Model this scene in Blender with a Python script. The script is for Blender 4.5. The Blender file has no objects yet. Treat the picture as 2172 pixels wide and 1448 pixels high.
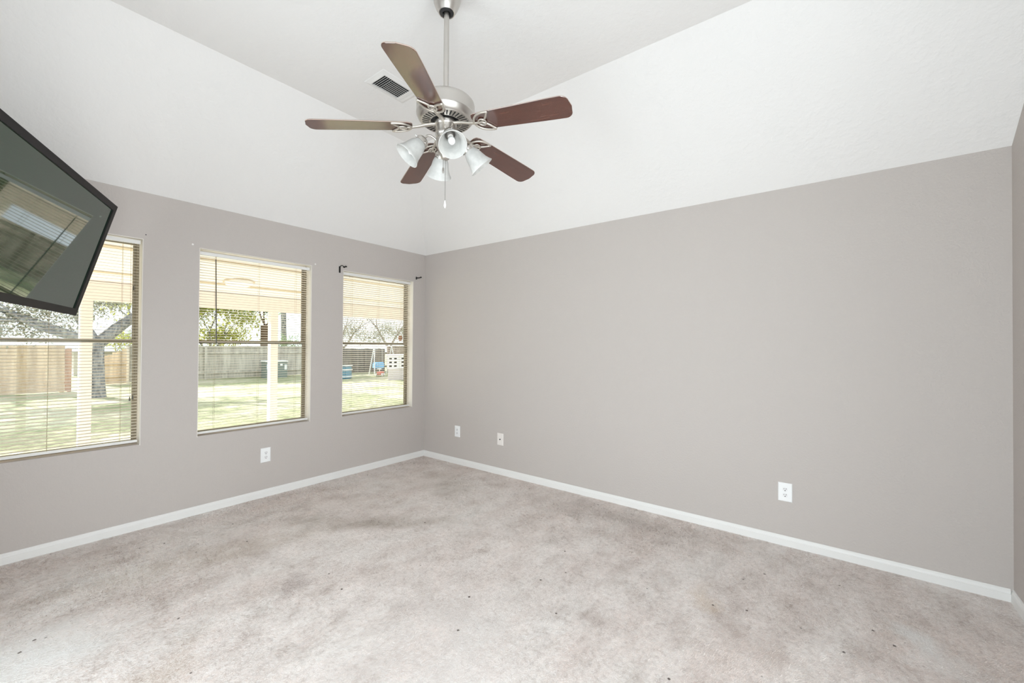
import bpy, bmesh, math, random
from mathutils import Vector, Matrix
random.seed(7)
PI = math.pi
S = bpy.context.scene
C = S.collection

# ------------------------------------------------------------------ camera
cam_d = bpy.data.cameras.new('camera')
cam_d.sensor_width = 36.0
cam_d.lens = 891.09 / 2172 * 36.0
cam_d.clip_start = 0.02
cam = bpy.data.objects.new('camera', cam_d)
C.objects.link(cam)
_r = Vector((-0.6106288905, 0.7918814559, 0.0074911857))
_u = Vector((0.0125443821, 0.0002138780, 0.9999212933))
_f = Vector((-0.7918175273, -0.6106748022, 0.0100642636))
_m = Matrix((_r, _u, -_f)).transposed().to_4x4()
_m.translation = Vector((3.41782739, 3.98358620, 1.34409352))
cam.matrix_world = _m
S.camera = cam

# ------------------------------------------------------------------ view
S.view_settings.view_transform = 'Standard'
S.view_settings.look = 'None'
S.view_settings.gamma = 1.0
S.view_settings.use_curve_mapping = False
S.view_settings.exposure = 0.17
S.cycles.use_denoising = True
S.cycles.max_bounces = 14
S.cycles.diffuse_bounces = 8
S.cycles.glossy_bounces = 5
S.cycles.transparent_max_bounces = 24
S.cycles.transmission_bounces = 6
S.cycles.sample_clamp_indirect = 6.0
S.cycles.caustics_reflective = False
S.cycles.caustics_refractive = False

# ------------------------------------------------------------------ room numbers (metres)
W, L, HW, HC, K = 3.90, 4.733, 2.44, 3.165, 0.925   # width, length, wall height, flat ceiling, slope run
T = 0.15                                            # wall thickness
ZG = -0.15                                          # garden level

# ------------------------------------------------------------------ light: sky, sun, fill lights in an added rear door and side window
world = bpy.data.worlds.new('sky_world')
S.world = world
world.use_nodes = True
bg = world.node_tree.nodes['Background']
bg.inputs['Color'].default_value = (0.86, 0.93, 1.0, 1)
bg.inputs['Strength'].default_value = 2.0

sun_d = bpy.data.lights.new('sun', 'SUN')
sun_d.energy = 13
sun_d.angle = math.radians(0.8)
sun_d.color = (1.0, 0.965, 0.91)
sun = bpy.data.objects.new('sun', sun_d)
C.objects.link(sun)
sun.rotation_euler = Vector((-0.2, 0.8, -0.57)).to_track_quat('-Z', 'Y').to_euler()
sun.location = (0, -8, 9)

DX0, DX1, DZ1 = 2.30, 3.60, 2.10                    # opening of the added rear door, unseen, holds a fill light
dfill_d = bpy.data.lights.new('door_fill_light', 'AREA')
dfill_d.shape = 'RECTANGLE'
dfill_d.size = DX1 - DX0 - 0.02
dfill_d.size_y = DZ1 - 0.02
dfill_d.energy = 46
dfill_d.color = (0.93, 0.965, 1.0)
dfill = bpy.data.objects.new('door_fill_light', dfill_d)
C.objects.link(dfill)
dfill.location = ((DX0 + DX1) / 2, L + 0.13, DZ1 / 2)
dfill.rotation_euler = (-PI / 2, 0, 0)


NY0, NY1, NZ0, NZ1 = 1.40, 4.66, 0.08, 2.15          # added side window beside the camera, unseen, holds fill lights
for ya_, yb_, en_ in ((NY0 + 0.02, 2.20, 23), (3.90, NY1 - 0.02, 52)):      # fill lights in the two ends of the added window
    sid_d = bpy.data.lights.new('side_fill_light', 'AREA')
    sid_d.shape = 'RECTANGLE'
    sid_d.size = yb_ - ya_
    sid_d.size_y = NZ1 - NZ0 - 0.02
    sid_d.energy = en_
    sid_d.color = (0.92, 0.96, 1.0) if en_ < 40 else (0.86, 0.935, 1.0)
    sid = bpy.data.objects.new('side_fill_light', sid_d)
    C.objects.link(sid)
    sid.location = (W + 0.13, (ya_ + yb_) / 2, (NZ0 + NZ1) / 2)
    sid.rotation_euler = (PI / 2, 0, PI / 2)


# ------------------------------------------------------------------ material helpers
def mat(name, color=(0.8, 0.8, 0.8), rough=0.6, metal=0.0, spec=0.5):
    m = bpy.data.materials.new(name)
    m.use_nodes = True
    b = m.node_tree.nodes['Principled BSDF']
    b.inputs['Base Color'].default_value = (*color, 1)
    b.inputs['Roughness'].default_value = rough
    b.inputs['Metallic'].default_value = metal
    b.inputs['Specular IOR Level'].default_value = spec
    return m


def nd(m, typ, **kw):
    n = m.node_tree.nodes.new(typ)
    for k, v in kw.items():
        if k in n.inputs:
            n.inputs[k].default_value = v
        else:
            setattr(n, k, v)
    return n


def lk(m, a, b):
    m.node_tree.links.new(a, b)


def bsdf(m):
    return m.node_tree.nodes['Principled BSDF']


def coords(m, scale=(1, 1, 1), rot=(0, 0, 0), kind='Object'):
    tc = nd(m, 'ShaderNodeTexCoord')
    mp = nd(m, 'ShaderNodeMapping')
    mp.inputs['Scale'].default_value = scale
    mp.inputs['Rotation'].default_value = rot
    lk(m, tc.outputs[kind], mp.inputs['Vector'])
    return mp.outputs['Vector']


def noise(m, vec, scale, detail=3, rough=0.5):
    n = nd(m, 'ShaderNodeTexNoise')
    n.inputs['Scale'].default_value = scale
    n.inputs['Detail'].default_value = detail
    n.inputs['Roughness'].default_value = rough
    lk(m, vec, n.inputs['Vector'])
    return n.outputs['Fac']


def ramp(m, fac, stops):
    r = nd(m, 'ShaderNodeValToRGB')
    els = r.color_ramp.elements
    while len(els) > 1:
        els.remove(els[-1])
    for i, (p, c) in enumerate(stops):
        e = els[0] if i == 0 else els.new(p)
        e.position = p
        e.color = (*c, 1) if len(c) == 3 else c
    lk(m, fac, r.inputs['Fac'])
    return r.outputs['Color']


def bump(m, h, strength=0.3, dist=0.01, normal=None):
    b = nd(m, 'ShaderNodeBump')
    b.inputs['Strength'].default_value = strength
    b.inputs['Distance'].default_value = dist
    lk(m, h, b.inputs['Height'])
    if normal is not None:
        lk(m, normal, b.inputs['Normal'])
    return b.outputs['Normal']


def mixc(m, fac, a, b, mode='MIX'):
    n = nd(m, 'ShaderNodeMix', data_type='RGBA', blend_type=mode)
    for sock, val in ((0, fac), (6, a), (7, b)):
        if isinstance(val, (int, float)):
            n.inputs[sock].default_value = val
        elif isinstance(val, tuple):
            n.inputs[sock].default_value = (*val, 1)
        else:
            lk(m, val, n.inputs[sock])
    return n.outputs[2]


def math_n(m, op, a, b=0.0, clamp=False):
    n = nd(m, 'ShaderNodeMath', operation=op, use_clamp=clamp)
    for i, v in enumerate((a, b)):
        if isinstance(v, (int, float)):
            n.inputs[i].default_value = v
        else:
            lk(m, v, n.inputs[i])
    return n.outputs[0]


# --- painted walls with orange peel texture
def paint(name, col, bscale, bstr, bdist=0.004, rough=0.75):
    m = mat(name, col, rough, spec=0.35)
    v = coords(m)
    n1 = noise(m, v, bscale, 3, 0.55)
    cr = ramp(m, n1, [(0.42, (0, 0, 0)), (0.62, (1, 1, 1))])
    lk(m, bump(m, cr, bstr, bdist), bsdf(m).inputs['Normal'])
    return m


M = {}
M['wall'] = paint('wall_paint_greige', (0.512, 0.473, 0.451), 75, 0.27, 0.003)
M['ceiling'] = paint('ceiling_paint_white', (0.81, 0.803, 0.798), 26, 0.22, 0.004, 0.85)
M['trim'] = mat('trim_white', (0.77, 0.765, 0.755), 0.4)
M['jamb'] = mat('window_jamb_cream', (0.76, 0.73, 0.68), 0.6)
M['frame'] = mat('window_frame_almond', (0.26, 0.22, 0.15), 0.5)
M['slat'] = mat('blind_alabaster', (0.76, 0.72, 0.63), 0.5)
M['slat'].node_tree.nodes['Principled BSDF'].inputs['Subsurface Weight'].default_value = 0.0
M['cord'] = mat('blind_cord', (0.36, 0.31, 0.20), 0.8)
M['wand'] = mat('wand_smoked', (0.07, 0.06, 0.045), 0.3)
M['dark'] = mat('dark_recess', (0.02, 0.02, 0.02), 0.7)
M['plate'] = mat('plate_white', (0.86, 0.87, 0.88), 0.35)
M['plate_face'] = mat('receptacle_white', (0.80, 0.80, 0.81), 0.4)
M['plate_warm'] = mat('plate_ivory', (0.80, 0.76, 0.73), 0.4)
M['slot'] = mat('slot_dark', (0.03, 0.03, 0.035), 0.6)
M['black'] = mat('bracket_black', (0.012, 0.011, 0.01), 0.45)
M['plaster'] = mat('plaster_patch', (0.80, 0.79, 0.77), 0.8)

# --- brushed nickel
m = mat('brushed_nickel', (0.60, 0.575, 0.545), 0.36, 1.0)
v = coords(m, (1, 1, 40))
lk(m, bump(m, noise(m, v, 30, 2), 0.05, 0.002), bsdf(m).inputs['Normal'])
M['nickel'] = m
M['iron'] = mat('satin_nickel_pale', (0.60, 0.555, 0.50), 0.42, 0.8)
M['chrome'] = mat('polished_nickel', (0.72, 0.71, 0.70), 0.2, 1.0)
M['chain'] = mat('bead_chain', (0.22, 0.21, 0.20), 0.4, 0.7)
M['rubber'] = mat('black_rubber', (0.02, 0.02, 0.022), 0.5)

# --- fan blade wood, seen from below
m = mat('blade_walnut', (0.12, 0.045, 0.03), 0.3)
v = coords(m, (3, 42, 42))
g = noise(m, v, 2.2, 5, 0.6)
lk(m, ramp(m, g, [(0.3, (0.050, 0.014, 0.009)), (0.55, (0.085, 0.026, 0.016)), (0.75, (0.125, 0.042, 0.027))]), bsdf(m).inputs['Base Color'])
bsdf(m).inputs['Roughness'].default_value = 0.5
bsdf(m).inputs['Coat Weight'].default_value = 1.0
bsdf(m).inputs['Coat Roughness'].default_value = 0.16
bsdf(m).inputs['Coat IOR'].default_value = 2.05
bsdf(m).inputs['Specular IOR Level'].default_value = 0.0
M['wood'] = m
M['edge'] = mat('blade_edge_pale', (0.42, 0.33, 0.28), 0.6)

# --- alabaster glass
m = mat('alabaster_glass', (0.86, 0.86, 0.85), 0.5, spec=0.3)
nt = m.node_tree
v = coords(m)
sw = noise(m, v, 14, 5, 0.6)
col = ramp(m, sw, [(0.35, (0.68, 0.68, 0.665)), (0.6, (0.84, 0.84, 0.825))])
lk(m, col, bsdf(m).inputs['Base Color'])
tr = nd(m, 'ShaderNodeBsdfTranslucent')
lk(m, col, tr.inputs['Color'])
ms = nd(m, 'ShaderNodeMixShader')
ms.inputs[0].default_value = 0.35
lk(m, bsdf(m).outputs[0], ms.inputs[1])
lk(m, tr.outputs[0], ms.inputs[2])
lk(m, ms.outputs[0], nt.nodes['Material Output'].inputs['Surface'])
M['shade'] = m
M['bulb'] = mat('bulb_white', (0.9, 0.9, 0.9), 0.25)

# --- clear window glass: mostly straight through, fresnel reflection
m = bpy.data.materials.new('window_glass')
m.use_nodes = True
nt = m.node_tree
nt.nodes.remove(nt.nodes['Principled BSDF'])
tp = nd(m, 'ShaderNodeBsdfTransparent')
tp.inputs['Color'].default_value = (0.95, 0.965, 0.955, 1)
gl = nd(m, 'ShaderNodeBsdfGlossy')
gl.inputs['Roughness'].default_value = 0.0
fr = nd(m, 'ShaderNodeFresnel')
geo = nd(m, 'ShaderNodeNewGeometry')          # the far side of the pane must not reflect totally
lk(m, math_n(m, 'SUBTRACT', 1.45, math_n(m, 'MULTIPLY', geo.outputs['Backfacing'], 1.45 - 1 / 1.45)), fr.inputs['IOR'])
ms = nd(m, 'ShaderNodeMixShader')
lk(m, math_n(m, 'MULTIPLY', fr.outputs[0], 0.4), ms.inputs[0])
lk(m, tp.outputs[0], ms.inputs[1])
lk(m, gl.outputs[0], ms.inputs[2])
lk(m, ms.outputs[0], nt.nodes['Material Output'].inputs['Surface'])
M['glass'] = m

# --- television
M['bezel'] = mat('tv_bezel_charcoal', (0.022, 0.020, 0.021), 0.45, spec=0.12)
m = mat('tv_screen_glass', (0.008, 0.036, 0.018), 0.03)
bsdf(m).inputs['IOR'].default_value = 2.15
M['screen'] = m

# --- carpet
m = mat('carpet_worn', (0.66, 0.61, 0.58), 0.95, spec=0.1)
v = coords(m)
vs = coords(m, (1.0, 2.2, 1), (0, 0, math.radians(38)))
big = noise(m, vs, 1.05, 6, 0.62)
mid = noise(m, v, 5.5, 6, 0.65)
fin = noise(m, v, 42, 3, 0.6)
base = ramp(m, big, [(0.24, (0.845, 0.768, 0.722)), (0.40, (0.905, 0.842, 0.812)), (0.54, (0.945, 0.898, 0.874)), (0.72, (0.965, 0.938, 0.918))])
c2 = ramp(m, mid, [(0.30, (0.84, 0.81, 0.79)), (0.47, (0.97, 0.965, 0.96)), (0.66, (1.04, 1.04, 1.04))])
col = mixc(m, 1.0, base, c2, 'MULTIPLY')
c3 = ramp(m, fin, [(0.28, (0.82, 0.80, 0.79)), (0.5, (1, 1, 1)), (0.75, (1.06, 1.06, 1.06))])
col = mixc(m, 0.75, col, c3, 'MULTIPLY')
# soiled and pale patches, the last a painted glare: x, y, rx, ry, angle, colour, amount
tcv = coords(m)
wob = nd(m, 'ShaderNodeTexNoise')
wob.inputs['Scale'].default_value = 3.5
wob.inputs['Detail'].default_value = 5
lk(m, tcv, wob.inputs['Vector'])
wv = nd(m, 'ShaderNodeVectorMath', operation='MULTIPLY_ADD')
lk(m, wob.outputs['Color'], wv.inputs[0])
wv.inputs[1].default_value = (0.45, 0.45, 0)
lk(m, tcv, wv.inputs[2])
SPOTS = [(0.99, 3.42, 0.20, 0.11, 40, (0.84, 0.745, 0.655), 0.8),
         (2.28, 1.60, 0.20, 0.06, 20, (0.66, 0.58, 0.55), 0.6),
         (2.95, 1.80, 0.36, 0.14, 30, (0.78, 0.69, 0.62), 0.6),
         (1.55, 1.15, 0.85, 0.15, 128, (0.63, 0.56, 0.50), 0.7),
         (0.55, 1.05, 0.60, 0.28, 60, (0.68, 0.62, 0.57), 0.55),
         (2.50, 0.85, 0.90, 0.20, 170, (0.76, 0.68, 0.61), 0.5),
         (0.30, 2.6, 0.25, 0.9, 0, (0.70, 0.635, 0.60), 0.55),
         (1.25, 3.75, 0.28, 0.12, 70, (0.78, 0.70, 0.66), 0.65),
         (0.77, 4.28, 0.28, 0.10, 60, (0.96, 0.95, 0.94), 0.85),
         (2.1, 2.6, 0.75, 0.5, 40, (0.92, 0.88, 0.86), 0.6),
         (3.3, 1.30, 0.5, 0.36, 10, (0.96, 0.945, 0.93), 0.95)]  # last entry: bright glare on the floor, put into the carpet colour
for (sx, sy, rx, ry, an, sc, amt) in SPOTS:
    mp = nd(m, 'ShaderNodeMapping', vector_type='TEXTURE')
    mp.inputs['Location'].default_value = (sx + 0.225, sy + 0.225, 0)
    mp.inputs['Rotation'].default_value = (0, 0, math.radians(an))
    mp.inputs['Scale'].default_value = (rx, ry, 1)
    lk(m, wv.outputs[0], mp.inputs['Vector'])
    ln = nd(m, 'ShaderNodeVectorMath', operation='LENGTH')
    lk(m, mp.outputs[0], ln.inputs[0])
    fl = ramp(m, ln.outputs['Value'], [(0.25, (amt,) * 3), (0.6, (amt * 0.55,) * 3), (1.0, (0, 0, 0))])
    fl = mixc(m, 1.0, fl, ramp(m, mid, [(0.3, (1.3,) * 3), (0.6, (0.55,) * 3)]), 'MULTIPLY')
    col = mixc(m, fl, col, sc)
# dark crumbs
vo = nd(m, 'ShaderNodeTexVoronoi', feature='F1')
vo.inputs["Scale"].default_value = 6.5
lk(m, v, vo.inputs['Vector'])
crumb = ramp(m, vo.outputs['Distance'], [(0.0, (1, 1, 1)), (0.035, (0.9,) * 3), (0.05, (0, 0, 0))])
col = mixc(m, crumb, col, (0.16, 0.12, 0.10))
lk(m, col, bsdf(m).inputs['Base Color'])
pile_v = coords(m, (1.0, 2.6, 1), (0, 0, math.radians(-35)))
p1 = noise(m, pile_v, 95, 4, 0.7)
p2 = noise(m, v, 16, 4, 0.6)
nrm = bump(m, p2, 0.35, 0.02)
nrm = bump(m, p1, 0.75, 0.012, nrm)
lk(m, nrm, bsdf(m).inputs['Normal'])
bsdf(m).inputs['Sheen Weight'].default_value = 0.15
M['carpet'] = m
m = m.copy()
m.name = 'carpet_yarn'
for l_ in list(bsdf(m).inputs['Normal'].links):
    m.node_tree.links.remove(l_)
t_ = nd(m, 'ShaderNodeBsdfTranslucent')
x_ = nd(m, 'ShaderNodeMixShader')
x_.inputs[0].default_value = 0.45
lk(m, bsdf(m).inputs['Base Color'].links[0].from_socket, t_.inputs['Color'])
lk(m, bsdf(m).outputs[0], x_.inputs[1])
lk(m, t_.outputs[0], x_.inputs[2])
lk(m, x_.outputs[0], m.node_tree.nodes['Material Output'].inputs['Surface'])
M['carpet_yarn'] = m

# --- garden
m = mat('lawn_grass', (0.2, 0.28, 0.08), 0.9, spec=0.15)
v = coords(m)
g1 = noise(m, v, 0.55, 6, 0.65)
g2 = noise(m, v, 9, 5, 0.7)
colg = ramp(m, g1, [(0.3, (0.22, 0.25, 0.14)), (0.48, (0.36, 0.36, 0.235)), (0.66, (0.53, 0.485, 0.39))])
colg = mixc(m, 0.55, colg, ramp(m, g2, [(0.3, (0.45, 0.5, 0.35)), (0.65, (1.2, 1.2, 1.1))]), 'MULTIPLY')
lk(m, colg, bsdf(m).inputs['Base Color'])
lk(m, bump(m, g2, 0.8, 0.06), bsdf(m).inputs['Normal'])
M['lawn'] = m


def wood_fence(name, a, b, c):
    m = mat(name, a, 0.85, spec=0.1)
    v = coords(m, (1, 1, 0.12))
    g = noise(m, v, 9, 5, 0.65)
    v2 = coords(m, (1, 1, 0.0))
    g2 = noise(m, v2, 3.6, 1, 0.5)
    cg = ramp(m, g, [(0.3, a), (0.55, b), (0.75, c)])
    cg = mixc(m, 0.7, cg, ramp(m, g2, [(0.35, (0.7, 0.68, 0.66)), (0.6, (1.1, 1.1, 1.1))]), 'MULTIPLY')
    lk(m, cg, bsdf(m).inputs['Base Color'])
    return m


M['fence_pale'] = wood_fence('fence_cedar', (0.56, 0.42, 0.28), (0.72, 0.57, 0.41), (0.80, 0.68, 0.52))  # lighter wood: the lit look of this fence is put into the colour
M['fence_rust'] = wood_fence('fence_reddish', (0.42, 0.26, 0.18), (0.62, 0.38, 0.26), (0.68, 0.46, 0.34))
M['fence_grey'] = wood_fence('fence_grey_shaded', (0.36, 0.34, 0.29), (0.56, 0.53, 0.46), (0.68, 0.65, 0.58))  # grey: shade on the back fence is put into the colour
M['fence_dark'] = wood_fence('fence_dark', (0.14, 0.13, 0.11), (0.25, 0.23, 0.20), (0.36, 0.34, 0.31))
M['fence_side'] = wood_fence('fence_brown', (0.34, 0.27, 0.22), (0.52, 0.43, 0.36), (0.62, 0.54, 0.46))
m = mat('bark_grey', (0.25, 0.25, 0.25), 0.9, spec=0.1)
v = coords(m, (1, 1, 0.3))
bk = noise(m, v, 14, 5, 0.7)
lk(m, ramp(m, bk, [(0.35, (0.12, 0.12, 0.125)), (0.5, (0.27, 0.27, 0.28)), (0.7, (0.5, 0.49, 0.47))]), bsdf(m).inputs['Base Color'])
lk(m, bump(m, bk, 0.8, 0.03), bsdf(m).inputs['Normal'])
M['bark'] = m
M['palm'] = mat('palm_trunk_brown', (0.13, 0.085, 0.05), 0.9, spec=0.1)
M['branch'] = mat('bare_branch', (0.34, 0.30, 0.26), 0.9, spec=0.1)


def leaf(name, col, tl=0.35):
    m = mat(name, col, 0.6, spec=0.2)
    t = nd(m, 'ShaderNodeBsdfTranslucent')
    t.inputs['Color'].default_value = (*[min(1, x * 1.4) for x in col], 1)
    s = nd(m, 'ShaderNodeMixShader')
    s.inputs[0].default_value = tl
    lk(m, bsdf(m).outputs[0], s.inputs[1])
    lk(m, t.outputs[0], s.inputs[2])
    lk(m, s.outputs[0], m.node_tree.nodes['Material Output'].inputs['Surface'])
    return m


M['leaf_olive'] = leaf('leaf_olive', (0.37, 0.37, 0.29))
M['leaf_yellow'] = leaf('leaf_yellow_green', (0.45, 0.46, 0.12))
M['leaf_green'] = leaf('leaf_mid_green', (0.17, 0.26, 0.11))
M['patio'] = mat('patio_paint_cream', (0.86, 0.800, 0.745), 0.7)
M['batten'] = mat('patio_batten_tan', (0.60, 0.51, 0.36), 0.7)
M['concrete'] = mat('patio_concrete', (0.70, 0.68, 0.65), 0.9)
M['stucco'] = mat('house_stucco', (0.6, 0.56, 0.5), 0.9)
M['roof_grey'] = mat('roof_shingle_grey', (0.30, 0.33, 0.38), 0.9)
M['bin_green'] = mat('cabinet_green', (0.20, 0.24, 0.21), 0.6)
M['white_plastic'] = mat('white_plastic', (0.85, 0.85, 0.85), 0.4)
M['label_blue'] = mat('sticker_pale_blue', (0.62, 0.72, 0.85), 0.5)
M['blue'] = mat('plastic_sky_blue', (0.25, 0.55, 0.85), 0.4)
M['teal'] = mat('plastic_teal_blue', (0.10, 0.27, 0.38), 0.4)
M['red'] = mat('plastic_coral', (0.75, 0.27, 0.22), 0.4)
M['pinkgrey'] = mat('playhouse_mauve', (0.62, 0.56, 0.57), 0.6)
M['orange'] = mat('sticker_orange', (0.62, 0.25, 0.10), 0.6)
M['orange_dark'] = mat('sticker_brown', (0.25, 0.07, 0.03), 0.6)


# ------------------------------------------------------------------ mesh helpers
def bx(bm, a, b, mi=0):
    x0, x1 = sorted((a[0], b[0])); y0, y1 = sorted((a[1], b[1])); z0, z1 = sorted((a[2], b[2]))
    v = [bm.verts.new(p) for p in ((x0, y0, z0), (x1, y0, z0), (x1, y1, z0), (x0, y1, z0),
                                   (x0, y0, z1), (x1, y0, z1), (x1, y1, z1), (x0, y1, z1))]
    for f in ((0, 3, 2, 1), (4, 5, 6, 7), (0, 1, 5, 4), (1, 2, 6, 5), (2, 3, 7, 6), (3, 0, 4, 7)):
        fc = bm.faces.new([v[i] for i in f]); fc.material_index = mi
    return v


def box(a, b, bevel=0.0):
    bm = bmesh.new()
    bx(bm, a, b)
    if bevel:
        bmesh.ops.bevel(bm, geom=list(bm.edges), offset=bevel, segments=2, affect='EDGES')
    return bm


def basis(d):
    d = Vector(d).normalized()
    a = Vector((0, 0, 1)) if abs(d.z) < 0.9 else Vector((1, 0, 0))
    x = d.cross(a).normalized()
    return x, d.cross(x).normalized(), d


def tube(bm, pts, r, seg=10, closed=False, cap=True, flat=1.0):
    pts = [Vector(p) for p in pts]
    n = len(pts)
    rings = []
    px = None
    for i, p in enumerate(pts):
        if closed:
            d = pts[(i + 1) % n] - pts[i - 1]
        else:
            d = pts[min(i + 1, n - 1)] - pts[max(i - 1, 0)]
        d.normalize()
        if px is None:
            x, y, _ = basis(d)
        else:
            x = (px - d * px.dot(d)).normalized(); y = d.cross(x).normalized()
        px = x
        rr = r[i] if isinstance(r, (list, tuple)) else r
        rings.append([bm.verts.new(p + (x * math.cos(2 * PI * k / seg) + y * math.sin(2 * PI * k / seg) * flat) * rr) for k in range(seg)])
    m = n if closed else n - 1
    for i in range(m):
        A, B = rings[i], rings[(i + 1) % n]
        sh = 0
        if closed and i == n - 1:     # line the last ring up with the first
            sh = min(range(seg), key=lambda s: (A[0].co - B[s].co).length)
        for k in range(seg):
            bm.faces.new((A[k], A[(k + 1) % seg], B[(k + 1 + sh) % seg], B[(k + sh) % seg]))
    if cap and not closed:
        bm.faces.new(list(reversed(rings[0]))); bm.faces.new(rings[-1])


def lathe(bm, prof, org=(0, 0, 0), axis=(0, 0, 1), seg=40, cap0=False, cap1=False):
    """prof: (radius, distance along axis)"""
    x, y, d = basis(axis)
    org = Vector(org)
    rings = []
    for r, s in prof:
        if r < 1e-6:
            rings.append([bm.verts.new(org + d * s)])
        else:
            rings.append([bm.verts.new(org + d * s + (x * math.cos(2 * PI * k / seg) + y * math.sin(2 * PI * k / seg)) * r) for k in range(seg)])
    for A, B in zip(rings, rings[1:]):
        for k in range(seg):
            k2 = (k + 1) % seg
            if len(A) == 1 and len(B) == 1:
                continue
            if len(A) == 1:
                bm.faces.new((A[0], B[k2], B[k]))
            elif len(B) == 1:
                bm.faces.new((A[k], A[k2], B[0]))
            else:
                bm.faces.new((A[k], A[k2], B[k2], B[k]))
    if cap0 and len(rings[0]) > 1:
        bm.faces.new(list(reversed(rings[0])))
    if cap1 and len(rings[-1]) > 1:
        bm.faces.new(rings[-1])


def prism(bm, poly, z0, z1):
    a = [bm.verts.new((p[0], p[1], z0)) for p in poly]
    b = [bm.verts.new((p[0], p[1], z1)) for p in poly]
    bm.faces.new(list(reversed(a))); bm.faces.new(b)
    n = len(poly)
    for i in range(n):
        bm.faces.new((a[i], a[(i + 1) % n], b[(i + 1) % n], b[i]))


def obj(name, bm, m, parent=None, smooth=False, ang=35):
    bmesh.ops.recalc_face_normals(bm, faces=list(bm.faces))
    me = bpy.data.meshes.new(name)
    bm.to_mesh(me); bm.free()
    for x in (m if isinstance(m, (list, tuple)) else [m]):
        me.materials.append(x)
    if smooth:
        me.shade_smooth()
        try:
            me.set_sharp_from_angle(angle=math.radians(ang))
        except Exception:
            pass
    o = bpy.data.objects.new(name, me)
    C.objects.link(o)
    if parent is not None:
        o.parent = parent
    return o


def tag(o, label, cat, group=None):
    o['label'] = label; o['category'] = cat
    if group:
        o['group'] = group
    return o


def thing(name, label, cat, loc=(0, 0, 0), rotz=0.0, group=None):
    o = bpy.data.objects.new(name, None)
    o.empty_display_size = 0.05
    C.objects.link(o)
    o.location = loc
    o.rotation_euler = (0, 0, rotz)
    return tag(o, label, cat, group)


def struct(o):
    o['kind'] = 'structure'
    return o


# ------------------------------------------------------------------ room shell
WIN = [(2.645, 3.545), (1.405, 2.305), (0.182, 1.082)]    # three windows, as the photo numbers them left to right
WZ0, WZ1 = 0.605, 2.10

flo = struct(obj('floor', box((0, 0, -0.12), (W, L, 0)), M['carpet']))
# carpet pile: short leaning yarns, finer and denser where the floor is seen from close by
import numpy as np
rng = np.random.default_rng(5)
N = 1500000
gx = rng.uniform(0.02, W - 0.02, N); gy = rng.uniform(0.02, L - 0.02, N)
ex, ey = 3.0, 3.6
dist = np.sqrt((gx - ex) ** 2 + (gy - ey) ** 2 + 1.3 ** 2)
keep = rng.random(N) < np.minimum(1.0, (1.75 / dist) ** 2)
gx, gy, dist = gx[keep], gy[keep], dist[keep]
sc_ = np.clip(dist / 1.75, 1.0, 3.0)
n = len(gx)


def field(a, b, c):
    return (np.sin(a * 1.9 * gx + b * 1.3 * gy + c) + 0.7 * np.sin(-b * 3.7 * gx + a * 3.1 * gy + 2.1 * c) + 0.45 * np.sin(a * 8.3 * gx + b * 7.1 * gy + 3 * c)
            + 0.3 * np.sin(b * 15.0 * gx - a * 17.0 * gy + c))


th_ = 0.9 + 0.6 * field(1.0, 0.8, 0.4) + rng.normal(0, 0.45, n)          # lie of the yarn
lean = np.clip(1.20 + 0.08 * field(0.7, -1.1, 1.7) + rng.normal(0, 0.13, n), 0.5, 1.45)
ln_ = (0.0078 + 0.0018 * rng.normal(0, 1, n).clip(-1.5, 1.5)) * (0.65 + 0.35 * sc_)
wd = 0.00105 * sc_ * rng.uniform(0.7, 1.3, n)
dx, dy = np.cos(th_), np.sin(th_)
hx_, hz_ = np.sin(lean) * ln_, np.cos(lean) * ln_
sx_, sy_ = -dy * wd, dx * wd
co = np.empty((n, 6, 3), np.float32)
for j, (t_, wsc, up_) in enumerate(((0.0, 1.0, 0.0), (0.5, 1.0, 0.62), (1.0, 0.45, 1.0))):
    cx_ = gx + dx * hx_ * t_; cy_ = gy + dy * hx_ * t_; cz_ = hz_ * up_ - 0.0005
    co[:, 2 * j, 0] = cx_ - sx_ * wsc; co[:, 2 * j, 1] = cy_ - sy_ * wsc; co[:, 2 * j, 2] = cz_
    co[:, 2 * j + 1, 0] = cx_ + sx_ * wsc; co[:, 2 * j + 1, 1] = cy_ + sy_ * wsc; co[:, 2 * j + 1, 2] = cz_
co[:, :, 0] = np.clip(co[:, :, 0], 0.0005, W - 0.0005); co[:, :, 1] = np.clip(co[:, :, 1], 0.0005, L - 0.0005)
me = bpy.data.meshes.new('carpet_pile')
me.vertices.add(n * 6); me.vertices.foreach_set('co', co.ravel())
idx = (np.arange(n, dtype=np.int32)[:, None] * 6 + np.array([0, 1, 3, 2, 2, 3, 5, 4], np.int32)).ravel()
me.loops.add(n * 8); me.loops.foreach_set('vertex_index', idx)
me.polygons.add(n * 2); me.polygons.foreach_set('loop_start', np.arange(0, n * 8, 4, dtype=np.int32))
me.update(calc_edges=True)
me.materials.append(M['carpet_yarn'])
po = bpy.data.objects.new('carpet_pile', me)
C.objects.link(po)
po.parent = flo
po['kind'] = 'stuff'

bm = bmesh.new()
xs = [-T] + sorted(x for w in WIN for x in w) + [W + T]
for i in range(len(xs) - 1):
    if i % 2 == 0:
        bx(bm, (xs[i], -T, -0.2), (xs[i + 1], 0, HW))
    else:
        bx(bm, (xs[i], -T, -0.2), (xs[i + 1], 0, WZ0))
        bx(bm, (xs[i], -T, WZ1), (xs[i + 1], 0, HW))
struct(obj('wall_left', bm, M['wall']))
struct(obj('wall_right', box((-T, 0, -0.2), (0, L, HW)), M['wall']))


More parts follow.
